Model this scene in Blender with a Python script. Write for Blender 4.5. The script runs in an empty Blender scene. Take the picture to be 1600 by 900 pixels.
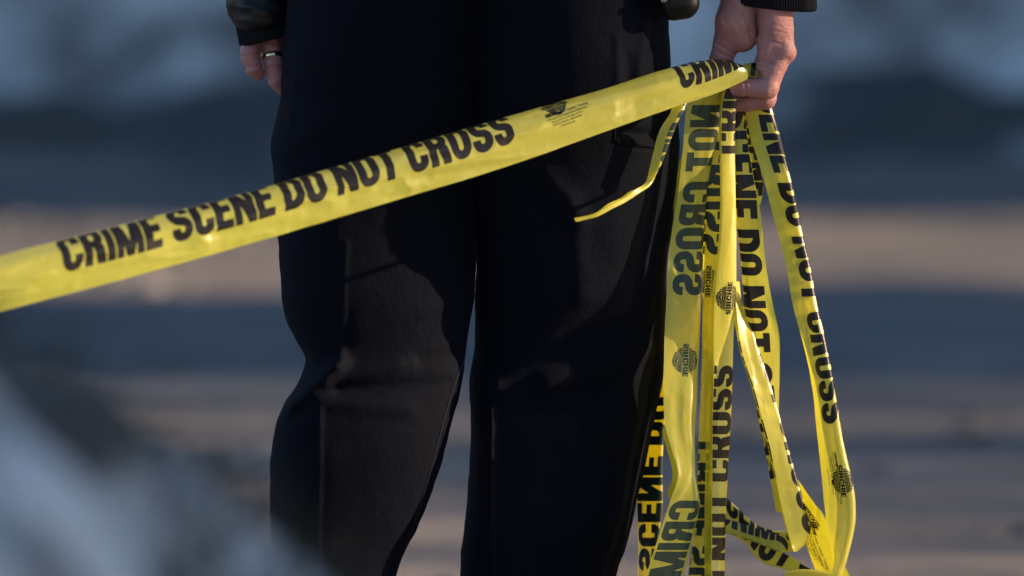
import bpy, bmesh, math, random
import numpy as np
from mathutils import Vector, Matrix
R = math.radians
random.seed(4); rng = np.random.default_rng(4)
C = bpy.context.scene.collection
SC = bpy.context.scene

# ------------------------------------------------------------------ camera, sky, sun, exposure
CAM = Vector((0, -8.85, 1.45)); AIM = Vector((0, 0, 0.527)); LENS = 300.3
cd = bpy.data.cameras.new('camera'); cam = bpy.data.objects.new('camera', cd); C.objects.link(cam)
cam.location = CAM
cam.rotation_euler = (AIM - CAM).to_track_quat('-Z', 'Y').to_euler()
cd.lens = LENS; cd.sensor_width = 36; cd.clip_start = 0.1; cd.clip_end = 3000
cd.dof.use_dof = True; cd.dof.focus_distance = (AIM - CAM).length - 0.06; cd.dof.aperture_fstop = 3.1
SC.camera = cam
SUN_AZ, SUN_EL = R(-1), R(17)          # azimuth: degrees towards the camera from due right
S = Vector((math.cos(SUN_EL)*math.cos(SUN_AZ), -math.cos(SUN_EL)*math.sin(SUN_AZ), math.sin(SUN_EL)))
w = bpy.data.worlds.new('World'); SC.world = w; w.use_nodes = True
nt = w.node_tree; nt.nodes.clear()
sky = nt.nodes.new('ShaderNodeTexSky'); sky.sky_type = 'NISHITA'; sky.sun_disc = False
sky.sun_elevation = SUN_EL; sky.sun_rotation = math.atan2(S.x, S.y); sky.air_density = 1.0; sky.dust_density = 0.2; sky.ozone_density = 3.0
bg = nt.nodes.new('ShaderNodeBackground'); bg.inputs['Strength'].default_value = 0.066
wo = nt.nodes.new('ShaderNodeOutputWorld')
nt.links.new(sky.outputs[0], bg.inputs[0]); nt.links.new(bg.outputs[0], wo.inputs[0])
sl = bpy.data.lights.new('sun', 'SUN'); sun = bpy.data.objects.new('sun', sl); C.objects.link(sun)
sl.energy = 5.0; sl.angle = R(0.5); sl.color = (1.0, 0.73, 0.47)
sun.rotation_euler = S.to_track_quat('Z', 'Y').to_euler(); sun.location = (20, -3, 8)
SC.view_settings.view_transform = 'Standard'; SC.view_settings.look = 'None'
SC.view_settings.exposure = 1.6; SC.view_settings.gamma = 1
SC.cycles.transparent_max_bounces = 24; SC.cycles.max_bounces = 10

# ------------------------------------------------------------------ photograph pixel + world depth -> world point
FW = (AIM - CAM).normalized(); RT = FW.cross(Vector((0, 0, 1))).normalized(); UP = RT.cross(FW)
FWn, RTn, UPn, CAMn = map(np.array, (FW, RT, UP, CAM))
K = 18 / LENS / 800
def at(px, py, Y):
    px = np.asarray(px, float); py = np.asarray(py, float); Y = np.asarray(Y, float)
    px, py, Y = np.broadcast_arrays(px, py, Y)
    d = FWn + RTn*((px - 800)*K)[..., None] + UPn*((450 - py)*K)[..., None]
    t = (Y - CAMn[1]) / d[..., 1]
    return CAMn + d*t[..., None]
PX = 1/1500.0                          # metres per photograph pixel at the officer

# ------------------------------------------------------------------ noise
def _h(i, j, k):
    n = (i*374761393 + j*668265263 + k*2147483647) & 0xffffffff
    n = ((n ^ (n >> 13))*1274126177) & 0xffffffff
    return ((n ^ (n >> 16)) & 0xffff)/65535.0
def vnoise(x, y, z=0.0):
    x, y, z = np.broadcast_arrays(np.asarray(x, float), np.asarray(y, float), np.asarray(z, float))
    i, j, k = np.floor(x).astype(np.int64), np.floor(y).astype(np.int64), np.floor(z).astype(np.int64)
    u, v, s = x-i, y-j, z-k
    u, v, s = u*u*(3-2*u), v*v*(3-2*v), s*s*(3-2*s)
    r = 0
    for a in (0, 1):
        for b in (0, 1):
            for c in (0, 1):
                r = r + _h(i+a, j+b, k+c)*(u if a else 1-u)*(v if b else 1-v)*(s if c else 1-s)
    return r*2-1
def fbm(x, y, z=0.0, o=4):
    r = 0; a = 1.0
    for q in range(o):
        r = r + a*vnoise(np.asarray(x)*2**q+q*7.3, np.asarray(y)*2**q+q*3.1, np.asarray(z)*2**q+q*5.7); a *= .5
    return r

# ------------------------------------------------------------------ object helpers
def link(name, me, mat=None, parent=None):
    o = bpy.data.objects.new(name, me); C.objects.link(o)
    if mat is not None: me.materials.append(mat)
    if parent is not None: o.parent = parent
    return o
def mesh_np(name, V, F, smooth=True):
    """V (n,3); F list of faces or int array (m,4)/(m,3)"""
    me = bpy.data.meshes.new(name)
    me.from_pydata(np.asarray(V).tolist(), [], F.tolist() if isinstance(F, np.ndarray) else F)
    if smooth: me.polygons.foreach_set('use_smooth', np.ones(len(me.polygons), bool))
    me.update(); return me
def fix(me):
    b = bmesh.new(); b.from_mesh(me); bmesh.ops.recalc_face_normals(b, faces=b.faces); b.to_mesh(me); b.free(); me.update()
def tag(o, label=None, cat=None, group=None, kind=None):
    if label: o['label'] = label
    if cat: o['category'] = cat
    if group: o['group'] = group
    if kind: o['kind'] = kind
    return o
def empty(name, loc):
    o = bpy.data.objects.new(name, None); C.objects.link(o); o.location = loc; o.empty_display_size = .1
    return o
def keep(o, parent):                   # parent without moving
    o.parent = parent; o.matrix_parent_inverse = Matrix.Translation(-Vector(parent.location))
    return o
def grid_faces(n, m, closed=False):
    i, j = np.meshgrid(np.arange(n-1), np.arange(m if closed else m-1), indexing='ij')
    j2 = (j+1) % m
    return np.stack([i*m+j, i*m+j2, (i+1)*m+j2, (i+1)*m+j], -1).reshape(-1, 4)
def bm_obj(name, bm, mat, parent=None, smooth=False):
    me = bpy.data.meshes.new(name); bm.to_mesh(me); bm.free()
    if smooth: me.polygons.foreach_set('use_smooth', np.ones(len(me.polygons), bool))
    return link(name, me, mat, parent)
def box(bm, x0, x1, y0, y1, z0, z1):
    m = Matrix.Translation(((x0+x1)/2, (y0+y1)/2, (z0+z1)/2)) @ Matrix.Diagonal((x1-x0, y1-y0, z1-z0, 1))
    bmesh.ops.create_cube(bm, size=1, matrix=m)

# ------------------------------------------------------------------ materials
class M:
    def __init__(s, name):
        s.m = bpy.data.materials.new(name); s.m.use_nodes = True; s.t = s.m.node_tree
        s.b = s.t.nodes['Principled BSDF']; s.out = s.t.nodes['Material Output']
        s.tc = s.t.nodes.new('ShaderNodeTexCoord').outputs['Object']
    def n(s, typ, ins=None, **kw):
        q = s.t.nodes.new(typ)
        for k, v in kw.items(): setattr(q, k, v)
        for k, v in (ins or {}).items(): s.set(q.inputs[k], v)
        return q
    def set(s, sock, v):
        if isinstance(v, bpy.types.NodeSocket): s.t.links.new(v, sock)
        elif isinstance(v, (tuple, list)) and sock.type == 'RGBA' and len(v) == 3: sock.default_value = (*v, 1)
        else: sock.default_value = v
    def p(s, **kw):
        for k, v in kw.items(): s.set(s.b.inputs[k.replace('_', ' ')], v)
        return s
    def noise(s, scale, detail=4, rough=.55, vec=None, stretch=None, dist=0):
        v = vec or s.tc
        if stretch:
            v = s.n('ShaderNodeMapping', {'Vector': v, 'Scale': stretch}).outputs[0]
        return s.n('ShaderNodeTexNoise', {'Vector': v, 'Scale': scale, 'Detail': detail, 'Roughness': rough, 'Distortion': dist}).outputs['Fac']
    def ramp(s, fac, stops):
        r = s.n('ShaderNodeValToRGB', {'Fac': fac}); e = r.color_ramp.elements
        while len(e) < len(stops): e.new(.5)
        for q, (p, c) in zip(e, stops):
            q.position = p; q.color = (*c, 1) if isinstance(c, (tuple, list)) else (c, c, c, 1)
        return r.outputs[0]
    def mix(s, f, a, b, blend='MIX'):
        q = s.n('ShaderNodeMix', data_type='RGBA', blend_type=blend)
        s.set(q.inputs[0], f); s.set(q.inputs[6], a); s.set(q.inputs[7], b); return q.outputs[2]
    def bump(s, h, dist, strength=1.0, normal=None):
        q = s.n('ShaderNodeBump', {'Height': h, 'Distance': dist, 'Strength': strength})
        if normal is not None: s.set(q.inputs['Normal'], normal)
        return q.outputs[0]

m = M('yellow_film'); T_ = m
stre = m.noise(60, 3, stretch=(1, 1, .25))
ycol = m.mix(m.ramp(m.noise(9, 3), [(.3, 0), (.7, 1)]), (.92, .88, .16), (.90, .85, .13))
nb = m.bump(m.noise(130, 3), .0012, .35)
dif = m.n('ShaderNodeBsdfDiffuse', {'Color': ycol, 'Roughness': .3, 'Normal': nb})
trl = m.n('ShaderNodeBsdfTranslucent', {'Color': (.92, .80, .012), 'Normal': nb})
tra = m.n('ShaderNodeBsdfTransparent', {'Color': (.95, .86, .18)})
gls = m.n('ShaderNodeBsdfGlossy', {'Color': (1, 1, 1), 'Roughness': .34, 'Normal': nb})
fr = m.n('ShaderNodeMath', {0: m.n('ShaderNodeFresnel', {'IOR': 1.38, 'Normal': nb}).outputs[0], 1: .15}, operation='MINIMUM')
m1 = m.n('ShaderNodeMixShader', {0: .46, 1: dif.outputs[0], 2: trl.outputs[0]})
m2 = m.n('ShaderNodeMixShader', {0: .18, 1: m1.outputs[0], 2: tra.outputs[0]})
m3 = m.n('ShaderNodeMixShader', {0: fr.outputs[0], 1: m2.outputs[0], 2: gls.outputs[0]})
m.t.links.new(m3.outputs[0], m.out.inputs[0]); FILM = m.m
def ink(name, c0, c1):
    m = M(name); nb = m.bump(m.noise(130, 3), .001, .3)
    d = m.n('ShaderNodeBsdfDiffuse', {'Color': m.mix(m.noise(240, 3), c0, c1), 'Normal': nb}); g = m.n('ShaderNodeBsdfGlossy', {'Roughness': .33, 'Normal': nb})
    f = m.n('ShaderNodeMath', {0: m.n('ShaderNodeFresnel', {'IOR': 1.4, 'Normal': nb}).outputs[0], 1: .09}, operation='MINIMUM')
    x = m.n('ShaderNodeMixShader', {0: f.outputs[0], 1: d.outputs[0], 2: g.outputs[0]}); m.t.links.new(x.outputs[0], m.out.inputs[0]); return m.m
PRINT = ink('black_print', (.009, .008, .009), (.024, .021, .021))
THROUGH = ink('print_through_film', (.030, .050, .040), (.044, .066, .046))
m = M('navy_wool')
wv = m.noise(1500, 2, .6); wl = m.noise(260, 3, .6); big = m.noise(14, 4, .55)
m.p(Base_Color=m.mix(wv, (.0016, .0027, .0072), (.0054, .0068, .0128)), Roughness=.82, Specular_IOR_Level=.06, Sheen_Weight=.02, Sheen_Roughness=.5,
    Normal=m.bump(big, .010, .45, m.bump(wl, .0012, .5, m.bump(wv, .0006, .8))))
m.set(m.b.inputs['Sheen Tint'], (.55, .62, .8)); WOOL = m.m
m = M('seam_thread'); m.p(Base_Color=(.004, .005, .009), Roughness=.9); SEAM = m.m
m = M('grey_stitch'); m.p(Base_Color=m.mix(m.noise(400), (.05, .05, .06), (.09, .085, .09)), Roughness=.8); STITCH = m.m
m = M('black_knit'); m.p(Base_Color=m.mix(m.noise(700, 3), (.004, .005, .008), (.012, .013, .017)), Roughness=.9, Specular_IOR_Level=.2, Normal=m.bump(m.noise(900, 2), .0008, .7)); KNIT = m.m
m = M('black_nylon'); m.p(Base_Color=m.mix(m.noise(30, 3), (.005, .005, .007), (.011, .011, .012)), Roughness=.45, Specular_IOR_Level=.3, Normal=m.bump(m.noise(24, 3, .5), .008, .4)); NYLON = m.m
m = M('black_leather'); m.p(Base_Color=m.mix(m.noise(90, 3), (.003, .003, .004), (.007, .007, .008)), Roughness=.38, Specular_IOR_Level=.3, Normal=m.bump(m.noise(700, 3), .0006, .5)); LEATHER = m.m
m = M('skin')
blot = m.noise(38, 4, .6); fine = m.noise(750, 3, .6); lines = m.noise(170, 4, .6, stretch=(1, 1, 2.6), dist=.6)
m.p(Base_Color=m.mix(m.ramp(blot, [(.32, 0), (.68, 1)]), m.mix(fine, (.39, .15, .144), (.44, .19, .178)), m.mix(fine, (.48, .255, .23), (.41, .182, .17))),
    Roughness=.48, Specular_IOR_Level=.42, Subsurface_Weight=.18, Subsurface_Scale=.004,
    Normal=m.bump(lines, .0022, .55, m.bump(fine, .0006, .6)))
m.set(m.b.inputs['Subsurface Radius'], (1, .35, .2)); SKIN = m.m
m = M('gold'); m.p(Base_Color=m.mix(m.noise(200), (.75, .6, .36), (.8, .68, .45)), Metallic=1.0, Roughness=.18); GOLD = m.m
m = M('steel'); m.p(Base_Color=m.mix(m.noise(200), (.45, .45, .47), (.55, .55, .56)), Metallic=1.0, Roughness=.3); STEEL = m.m
m = M('hair'); m.p(Base_Color=m.mix(m.noise(200, stretch=(1, 1, .2)), (.02, .013, .008), (.05, .03, .02)), Roughness=.6); HAIR = m.m

m = M('asphalt')                                   # worn, salted winter road; gritty, pale and wet patches also imitate slanted bands of sun and shade
v = m.n('ShaderNodeMapping', {'Vector': m.tc, 'Rotation': (0, 0, R(-24)), 'Scale': (.38, 1, 1)}).outputs[0]
salt_sun = m.ramp(m.noise(2.1, 6, .62, vec=v), [(.36, 0), (.66, 1)])
grit = m.noise(55, 5, .7)
damp_shade = m.ramp(m.noise(3.1, 5, .65, vec=v, dist=.8), [(.40, 1), (.58, 0)])
ice = m.ramp(m.noise(4.3, 4, .6, vec=v), [(.66, 0), (.76, .55)])
dry = m.mix(salt_sun, m.mix(grit, (.085, .080, .078), (.125, .115, .11)), m.mix(grit, (.20, .163, .136), (.27, .222, .186)))
m.p(Base_Color=m.mix(ice, m.mix(damp_shade, dry, m.mix(grit, (.050, .049, .050), (.078, .075, .074))), (.42, .42, .42)), Roughness=.72, Normal=m.bump(grit, .01, .7)); ASPHALT = m.m
def snow_mat(name, dirt, lo, hi, sc):
    m = M(name)
    d = m.ramp(m.noise(sc, 5, .62), [(lo, 1), (hi, 0)])
    gr = m.noise(70, 4, .7)
    m.p(Base_Color=m.mix(d, m.mix(gr, (.54, .53, .52), (.76, .75, .74)), m.mix(gr, dirt, tuple(c*2.2 for c in dirt))), Roughness=.7,
        Normal=m.bump(gr, .02, .5)); return m.m
SNOW_FAR = snow_mat('dirty_snow', (.026, .024, .023), .38, .56, 1.9)
SNOW_NEAR = snow_mat('roadside_snow', (.030, .025, .019), .44, .56, 4.2)
m = M('grey_slush'); m.p(Base_Color=m.mix(m.ramp(m.noise(2.4, 4, .6), [(.4, 0), (.62, 1)]), (.065, .06, .056), (.20, .19, .18)), Roughness=.75, Normal=m.bump(m.noise(70, 4), .01)); SLUSH = m.m
SNOW_FIELD = snow_mat('field_snow', (.10, .09, .07), .25, .42, .35)
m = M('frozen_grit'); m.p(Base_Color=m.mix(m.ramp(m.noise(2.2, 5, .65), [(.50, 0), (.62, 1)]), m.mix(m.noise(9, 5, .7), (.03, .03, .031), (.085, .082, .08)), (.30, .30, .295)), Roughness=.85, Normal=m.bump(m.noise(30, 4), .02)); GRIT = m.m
m = M('dead_grass'); m.p(Base_Color=m.mix(m.noise(30), (.022, .018, .010), (.055, .042, .022)), Roughness=.85); GRASS = m.m
m = M('bark'); m.p(Base_Color=m.mix(m.noise(14, 5, stretch=(1, 1, .2)), (.05, .04, .03), (.14, .11, .09)), Roughness=.9, Normal=m.bump(m.noise(22, 5, stretch=(1, 1, .2)), .03)); BARK = m.m
m = M('conifer_needles'); m.p(Base_Color=m.mix(m.noise(5), (.02, .04, .02), (.045, .075, .035)), Roughness=.8); NEEDLE = m.m
m = M('clapboard'); wave = m.n('ShaderNodeTexWave', {'Vector': m.tc, 'Scale': 1.1}, bands_direction='Z', wave_profile='SAW').outputs['Fac']
m.p(Base_Color=m.mix(m.noise(2), (.38, .37, .34), (.46, .45, .42)), Roughness=.7, Normal=m.bump(wave, .03)); CLAP = m.m
m = M('roof_shingle'); m.p(Base_Color=m.mix(m.noise(6, 5), (.05, .05, .055), (.10, .095, .09)), Roughness=.9); ROOF = m.m
m = M('white_paint'); m.p(Base_Color=m.mix(m.noise(3), (.74, .74, .72), (.8, .8, .78)), Roughness=.5); WHITE = m.m
m = M('glass_pane'); m.p(Base_Color=m.mix(m.noise(2), (.02, .025, .03), (.03, .035, .04)), Roughness=.06); PANE = m.m
m = M('brick'); bt = m.n('ShaderNodeTexBrick', {'Vector': m.tc, 'Color1': (.28, .10, .07, 1), 'Color2': (.22, .08, .06, 1), 'Mortar': (.3, .29, .27, 1), 'Scale': 4.5}).outputs[0]
m.p(Base_Color=bt, Roughness=.85); BRICK = m.m

# ------------------------------------------------------------------ the setting
def sheet(name, x0, x1, y0, y1, nx, ny, zf, mat):
    xs = np.linspace(x0, x1, nx); ys = np.linspace(y0, y1, ny)
    X, Yy = np.meshgrid(xs, ys, indexing='ij')
    V = np.stack([X, Yy, zf(X, Yy)], -1).reshape(-1, 3)
    return link(name, mesh_np(name, V, grid_faces(nx, ny)), mat)
tag(sheet('ground', -600, 600, -600, 600, 60, 60, lambda x, y: x*0-.02, SNOW_FIELD), kind='structure')
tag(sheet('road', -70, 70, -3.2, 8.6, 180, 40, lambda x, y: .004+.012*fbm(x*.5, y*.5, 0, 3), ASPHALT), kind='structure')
def ridge(y, c, wd): return np.exp(-((y-c)/wd)**2)
def far_z(x, y):
    base = np.clip((y-7.6)/1.6, 0, 1); base = base*base*(3-2*base)
    top = 1.15*base*np.clip((16-y)/5, 0, 1)
    return -.03 + top*(1+.25*fbm(x*.5, y*.5, 1)) + base*np.clip((16.5-y)/3, 0, 1)*(.20*fbm(x*1.7, y*1.7, 2, 4)+.10*np.abs(vnoise(x*5, y*5, 3)))
fb = sheet('snow_bank', -40, 40, 7.5, 17, 620, 110, far_z, SNOW_FAR)
tag(fb, 'long ploughed bank of dirty snow on the far side of the road', 'snow bank')

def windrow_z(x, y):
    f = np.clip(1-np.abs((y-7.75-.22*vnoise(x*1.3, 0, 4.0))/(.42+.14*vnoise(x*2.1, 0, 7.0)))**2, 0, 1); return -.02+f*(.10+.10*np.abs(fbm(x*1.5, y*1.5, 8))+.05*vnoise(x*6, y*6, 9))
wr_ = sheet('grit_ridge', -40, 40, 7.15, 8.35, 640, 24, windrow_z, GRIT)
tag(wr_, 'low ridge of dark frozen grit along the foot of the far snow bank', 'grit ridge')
V_ = []; F_ = []                        # loose ice and frozen slush left on the road, in patches
for q in range(7000):
    x0 = rng.uniform(-2.2, 2.2); y0 = rng.uniform(1.2, 8.3)
    if vnoise(x0*1.1, y0*2.3, 21.0)+.5*vnoise(x0*3.3, y0*5.1, 23.0) < .28: continue
    sz = .008+.030*rng.random()**2; k = len(V_); n_ = 6; hgt = sz*rng.uniform(.12, .38)
    ring = [(x0+sz*1.5*math.cos(i*math.tau/n_)*rng.uniform(.7, 1.2), y0+sz*math.sin(i*math.tau/n_)*rng.uniform(.7, 1.2), -.008) for i in range(n_)]
    V_ += ring+[((a+x0)/2, (b+y0)/2, hgt*rng.uniform(.7, 1)) for a, b, c in ring]+[(x0, y0, hgt)]
    for i in range(n_): F_ += [(k+i, k+(i+1) % n_, k+n_+(i+1) % n_, k+n_+i), (k+n_+i, k+n_+(i+1) % n_, k+2*n_)]
tag(link('slush', mesh_np('slush', V_, F_), SLUSH), 'scattered flat bits of grey ice and grit lying in patches on the road', 'slush', kind='stuff')
def near_z(x, y):
    # pile whose crest falls from the left towards the officer's foot
    c = .018+.045*np.clip((-x-.18)/.2, 0, 1)+np.interp(x+.05, [-3.4, -2.6, -1.6, -.9, -.45, -.34, -.23, -.128, 0, .3, .75, 1.2], [-.05, .45, .95, 1.0, .88, .825, .755, .672, .57, .33, .06, -.05])
    f = np.clip(1-np.abs((y+3.25)/1.25)**2.2, 0, 1)**.8
    h = np.clip(c, 0, None)*f
    return -.03 + h*(1+.05*fbm(x*2.5, y*2.5, 4)) + np.clip(h*3, 0, 1)*(.05*fbm(x*6, y*6, 6, 3)) + np.minimum(c, 0)
nb_ = sheet('snow_pile', -3.4, 1.2, -4.6, -1.9, 330, 200, near_z, SNOW_NEAR)
V_ = []; F_ = []
for q in range(3600):
    x0 = rng.uniform(-.62, .12); x0 -= .05; y0 = -3.25+rng.normal()*.16
    if vnoise(x0*7, y0*4, 11.0) < -.15 or (x0 > -.32 and q % 2): continue
    z0 = float(near_z(np.array(x0), np.array(y0)))-.01; hh = rng.uniform(.02, .062); lx, ly = rng.normal(size=2)*.03; a = rng.uniform(0, 3.14); dx, dy = math.cos(a)*.0022, math.sin(a)*.0022
    k = len(V_); V_ += [(x0-dx, y0-dy, z0), (x0+dx, y0+dy, z0), (x0+lx*.5+dx, y0+ly*.5+dy, z0+hh*.6), (x0+lx*.5-dx, y0+ly*.5-dy, z0+hh*.6), (x0+lx, y0+ly, z0+hh)]
    F_ += [(k, k+1, k+2, k+3), (k+3, k+2, k+4)]
tag(link('dry_grass', mesh_np('dry_grass', V_, F_, False), GRASS), 'dark dry grass stubble sticking out along the crest of the foreground snow pile', 'grass', kind='stuff')
tag(nb_, 'grey blue pile of dirty roadside snow in the left foreground, out of focus', 'snow pile')

def conifer(name, x, y, h, r, label, n=2600, seed=1):
    g = np.random.default_rng(seed); root = empty(name, (x, y, 0)); tag(root, label, 'tree', 'evergreen trees beside the road')
    bm = bmesh.new(); bmesh.ops.create_cone(bm, cap_ends=True, segments=12, radius1=.16*h/6, radius2=.02, depth=h*.96, matrix=Matrix.Translation((0, 0, h*.48)))
    bm_obj('trunk', bm, BARK, root, True)
    V = []; F = []
    for q in range(n):
        t = g.random()**.8; z = h*(.06+.93*t); rr = r*(1-t)**.8*(.55+.5*g.random()); a = g.random()*6.283
        p0 = np.array([math.cos(a)*rr*.25, math.sin(a)*rr*.25, z]); p1 = np.array([math.cos(a)*rr, math.sin(a)*rr, z-rr*.25])
        s_ = np.array([-math.sin(a), math.cos(a), g.normal()*.3])*rr*.22; k = len(V)
        V += [p0-s_*.3, p1*.7+p0*.3-s_, p1, p1*.7+p0*.3+s_, p0+s_*.3]; F.append([k, k+1, k+2, k+3, k+4])
    link('crown', mesh_np('crown', np.array(V), F, False), NEEDLE, root)
def house(x, y, wx, wy, h, label):
    root = empty('shadow_house', (x, y, 0)); tag(root, label, 'house')
    bm = bmesh.new(); box(bm, 0, wx, 0, wy, 0, h); bm_obj('wall', bm, CLAP, root)
    bm = bmesh.new(); o = .35; t = .16
    vs = [bm.verts.new(p) for p in ((-o, -o, h-.1), (wx+o, -o, h-.1), (wx+o, wy/2, h+wy*.38), (-o, wy/2, h+wy*.38), (-o, wy+o, h-.1), (wx+o, wy+o, h-.1))]
    for f in ((0, 1, 2, 3), (3, 2, 5, 4)): bm.faces.new([vs[q] for q in f])
    bmesh.ops.solidify(bm, geom=bm.faces[:], thickness=t)
    rf = bm_obj('roof', bm, ROOF, root)
    bm = bmesh.new(); box(bm, wx*.6, wx*.6+.7, wy*.4, wy*.4+.7, h+.5, h+wy*.38+1.1); bm_obj('chimney', bm, BRICK, rf)
    for s_ in (0, 1):
        bm = bmesh.new(); bm.faces.new([bm.verts.new(p) for p in ((s_*wx, .02, h), (s_*wx, wy-.02, h), (s_*wx, wy/2, h+wy*.37))])
        bm_obj('gable', bm, CLAP, root)
    for (a, z0) in [(1.2, 1), (3.4, 1), (wx-3, 1), (1.2, 3.7), (wx-3, 3.7)]:
        bm = bmesh.new(); box(bm, a-.08, a+1.08, -.07, -.003, z0-.08, z0+1.5)
        wf = bm_obj('window', bm, WHITE, root); bm = bmesh.new(); box(bm, a, a+1, -.09, -.072, z0, z0+1.42); bm_obj('pane', bm, PANE, wf)
    bm = bmesh.new(); box(bm, 5.6, 6.6, -.08, -.003, .1, 2.2); dr = bm_obj('door', bm, BRICK, root)
    bm = bmesh.new(); bmesh.ops.create_uvsphere(bm, u_segments=10, v_segments=8, radius=.04, matrix=Matrix.Translation((6.45, -.12, 1.1))); bm_obj('handle', bm, STEEL, dr)
house(13, 6.95, 11, 15, 6.6, 'pale clapboard house added out of view on the right to shade the far road and bank')  # unseen, added so its shadow covers the far road and snow bank
conifer('conifer_tree', 9.5, 4.55, 7.5, 1.1, 'tall narrow evergreen tree added out of view to cast a shade band across the road', seed=2)  # added outside the view, its crown throws the middle shade band
conifer('conifer_tree', 5.5, -3.1, 6.5, 1.6, 'evergreen tree added out of view on the right to shade the snow pile', 4200, seed=3)  # added outside the view to keep sun off the foreground pile
def shadow_bare_tree(x, y, h, r, label, seed):
    g = np.random.default_rng(seed); root = empty('shadow_bare_tree', (x, y, 0)); tag(root, label, 'tree', 'leafless trees added out of view to dapple the road with shade')
    def limb(bm, p, d, L, r0, depth):
        q = p+d*L; m = d.to_track_quat('Z', 'Y').to_matrix().to_4x4(); m.translation = (p+q)/2
        bmesh.ops.create_cone(bm, cap_ends=True, segments=8, radius1=r0, radius2=r0*.68, depth=L, matrix=m)
        if depth:
            for k in range(3):
                nd = (d+Vector(g.normal(size=3))*.24+Vector((0, 0, .15))).normalized(); limb(bm, q, nd, L*.72, r0*.66, depth-1)
    bm = bmesh.new(); bmesh.ops.create_cone(bm, cap_ends=True, segments=14, radius1=r*1.1, radius2=r*.8, depth=h*.4, matrix=Matrix.Translation((0, 0, h*.2)))
    bm_obj('trunk', bm, BARK, root, True)
    bm = bmesh.new()
    for k in range(4): limb(bm, Vector((0, 0, h*(.36+.012*k))), Vector((g.normal()*.22, g.normal()*.22, 1)).normalized(), h*.15, r*.40, 4)
    bm_obj('branches', bm, BARK, root, True)
shadow_bare_tree(28, 3.95, 15, .15, 'slim leafless tree added out of view on the right to dapple the road', 1)  # three unseen trees added so their twigs break up sunlight on the road
shadow_bare_tree(30, 3.0, 16, .17, 'thick leafless tree added behind the slim one to dapple the road', 2)
shadow_bare_tree(33, 3.5, 17, .13, 'thinnest leafless tree added out of view on the right to dapple the road', 3)
for q in range(9):
    conifer('conifer_tree', -34+q*8+random.uniform(-2, 2), 26+random.uniform(0, 9), random.uniform(7, 11), 2.4, 'evergreen tree standing in the row beyond the snow bank', 900, seed=20+q)

# ------------------------------------------------------------------ implicit surfaces (surface nets)
def surface_nets(F, org, h):
    ins = F < 0
    n = np.array(F.shape)
    c = np.zeros(n-1, np.int8)
    off = [(a, b, d) for a in (0, 1) for b in (0, 1) for d in (0, 1)]
    sl_ = lambda a, b, d: (slice(a, n[0]-1+a), slice(b, n[1]-1+b), slice(d, n[2]-1+d))
    for q in off: c += ins[sl_(*q)]
    act = (c > 0) & (c < 8); idx = -np.ones(act.shape, np.int64)
    cells = np.argwhere(act); idx[act] = np.arange(len(cells))
    P = np.zeros((len(cells), 3)); W = np.zeros(len(cells))
    for q in off:
        for ax in range(3):
            if q[ax]: continue
            r = list(q); r[ax] = 1
            f0 = F[cells[:, 0]+q[0], cells[:, 1]+q[1], cells[:, 2]+q[2]]; f1 = F[cells[:, 0]+r[0], cells[:, 1]+r[1], cells[:, 2]+r[2]]
            mk = (f0 < 0) != (f1 < 0); t = f0/(f0-f1+1e-12)
            p = np.tile(np.array(q, float), (len(cells), 1)); p[:, ax] += t
            P[mk] += p[mk]; W[mk] += 1
    V = (cells + P/W[:, None])*h + np.array(org)
    faces = []
    for ax in range(3):
        a1, a2 = [(1, 2), (2, 0), (0, 1)][ax]
        s0 = [slice(None)]*3; s1 = [slice(None)]*3; s0[ax] = slice(0, -1); s1[ax] = slice(1, None)
        ch = ins[tuple(s0)] != ins[tuple(s1)]
        E = np.argwhere(ch)
        E = E[(E[:, a1] > 0) & (E[:, a2] > 0) & (E[:, a1] < n[a1]-1) & (E[:, a2] < n[a2]-1)]
        q = []
        for (d1, d2) in ((-1, -1), (0, -1), (0, 0), (-1, 0)):
            e = E.copy(); e[:, a1] += d1; e[:, a2] += d2; q.append(idx[e[:, 0], e[:, 1], e[:, 2]])
        f = np.stack(q, -1); fl = ins[E[:, 0], E[:, 1], E[:, 2]]
        f[~fl] = f[~fl][:, ::-1]; faces.append(f)
    return V, np.concatenate(faces)
def cone(P, a, b, r1, r2):
    a = np.array(a, float); b = np.array(b, float); ab = b-a
    t = np.clip(((P-a)@ab)/(ab@ab), 0, 1)
    return np.sqrt((((P-a) - t[..., None]*ab)**2).sum(-1)) - (r1+(r2-r1)*t)
def chain(P, pts, k=3):
    f = None
    for (a, b) in zip(pts[:-1], pts[1:]):
        g = cone(P, a[:3], b[:3], a[3], b[3]); f = g if f is None else smin(f, g, k)
    return f
def smin(a, b, k):
    h = np.clip(.5+.5*(b-a)/k, 0, 1); return b*(1-h)+a*h - k*h*(1-h)
def ell(P, c, r):
    q = (P-np.array(c, float))/np.array(r, float); l = np.sqrt((q*q).sum(-1)); return (l-1)*min(r)
def vol(lo, hi, h):
    ax = [np.arange(a, b+h, h) for a, b in zip(lo, hi)]
    return np.stack(np.meshgrid(*ax, indexing='ij'), -1)
def seg2(P, a, b):
    a = np.array(a, float); b = np.array(b, float); q = P[..., :2]-a; ab = b-a
    t = np.clip((q@ab)/(ab@ab), 0, 1); return np.sqrt(((q-t[..., None]*ab)**2).sum(-1))

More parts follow.
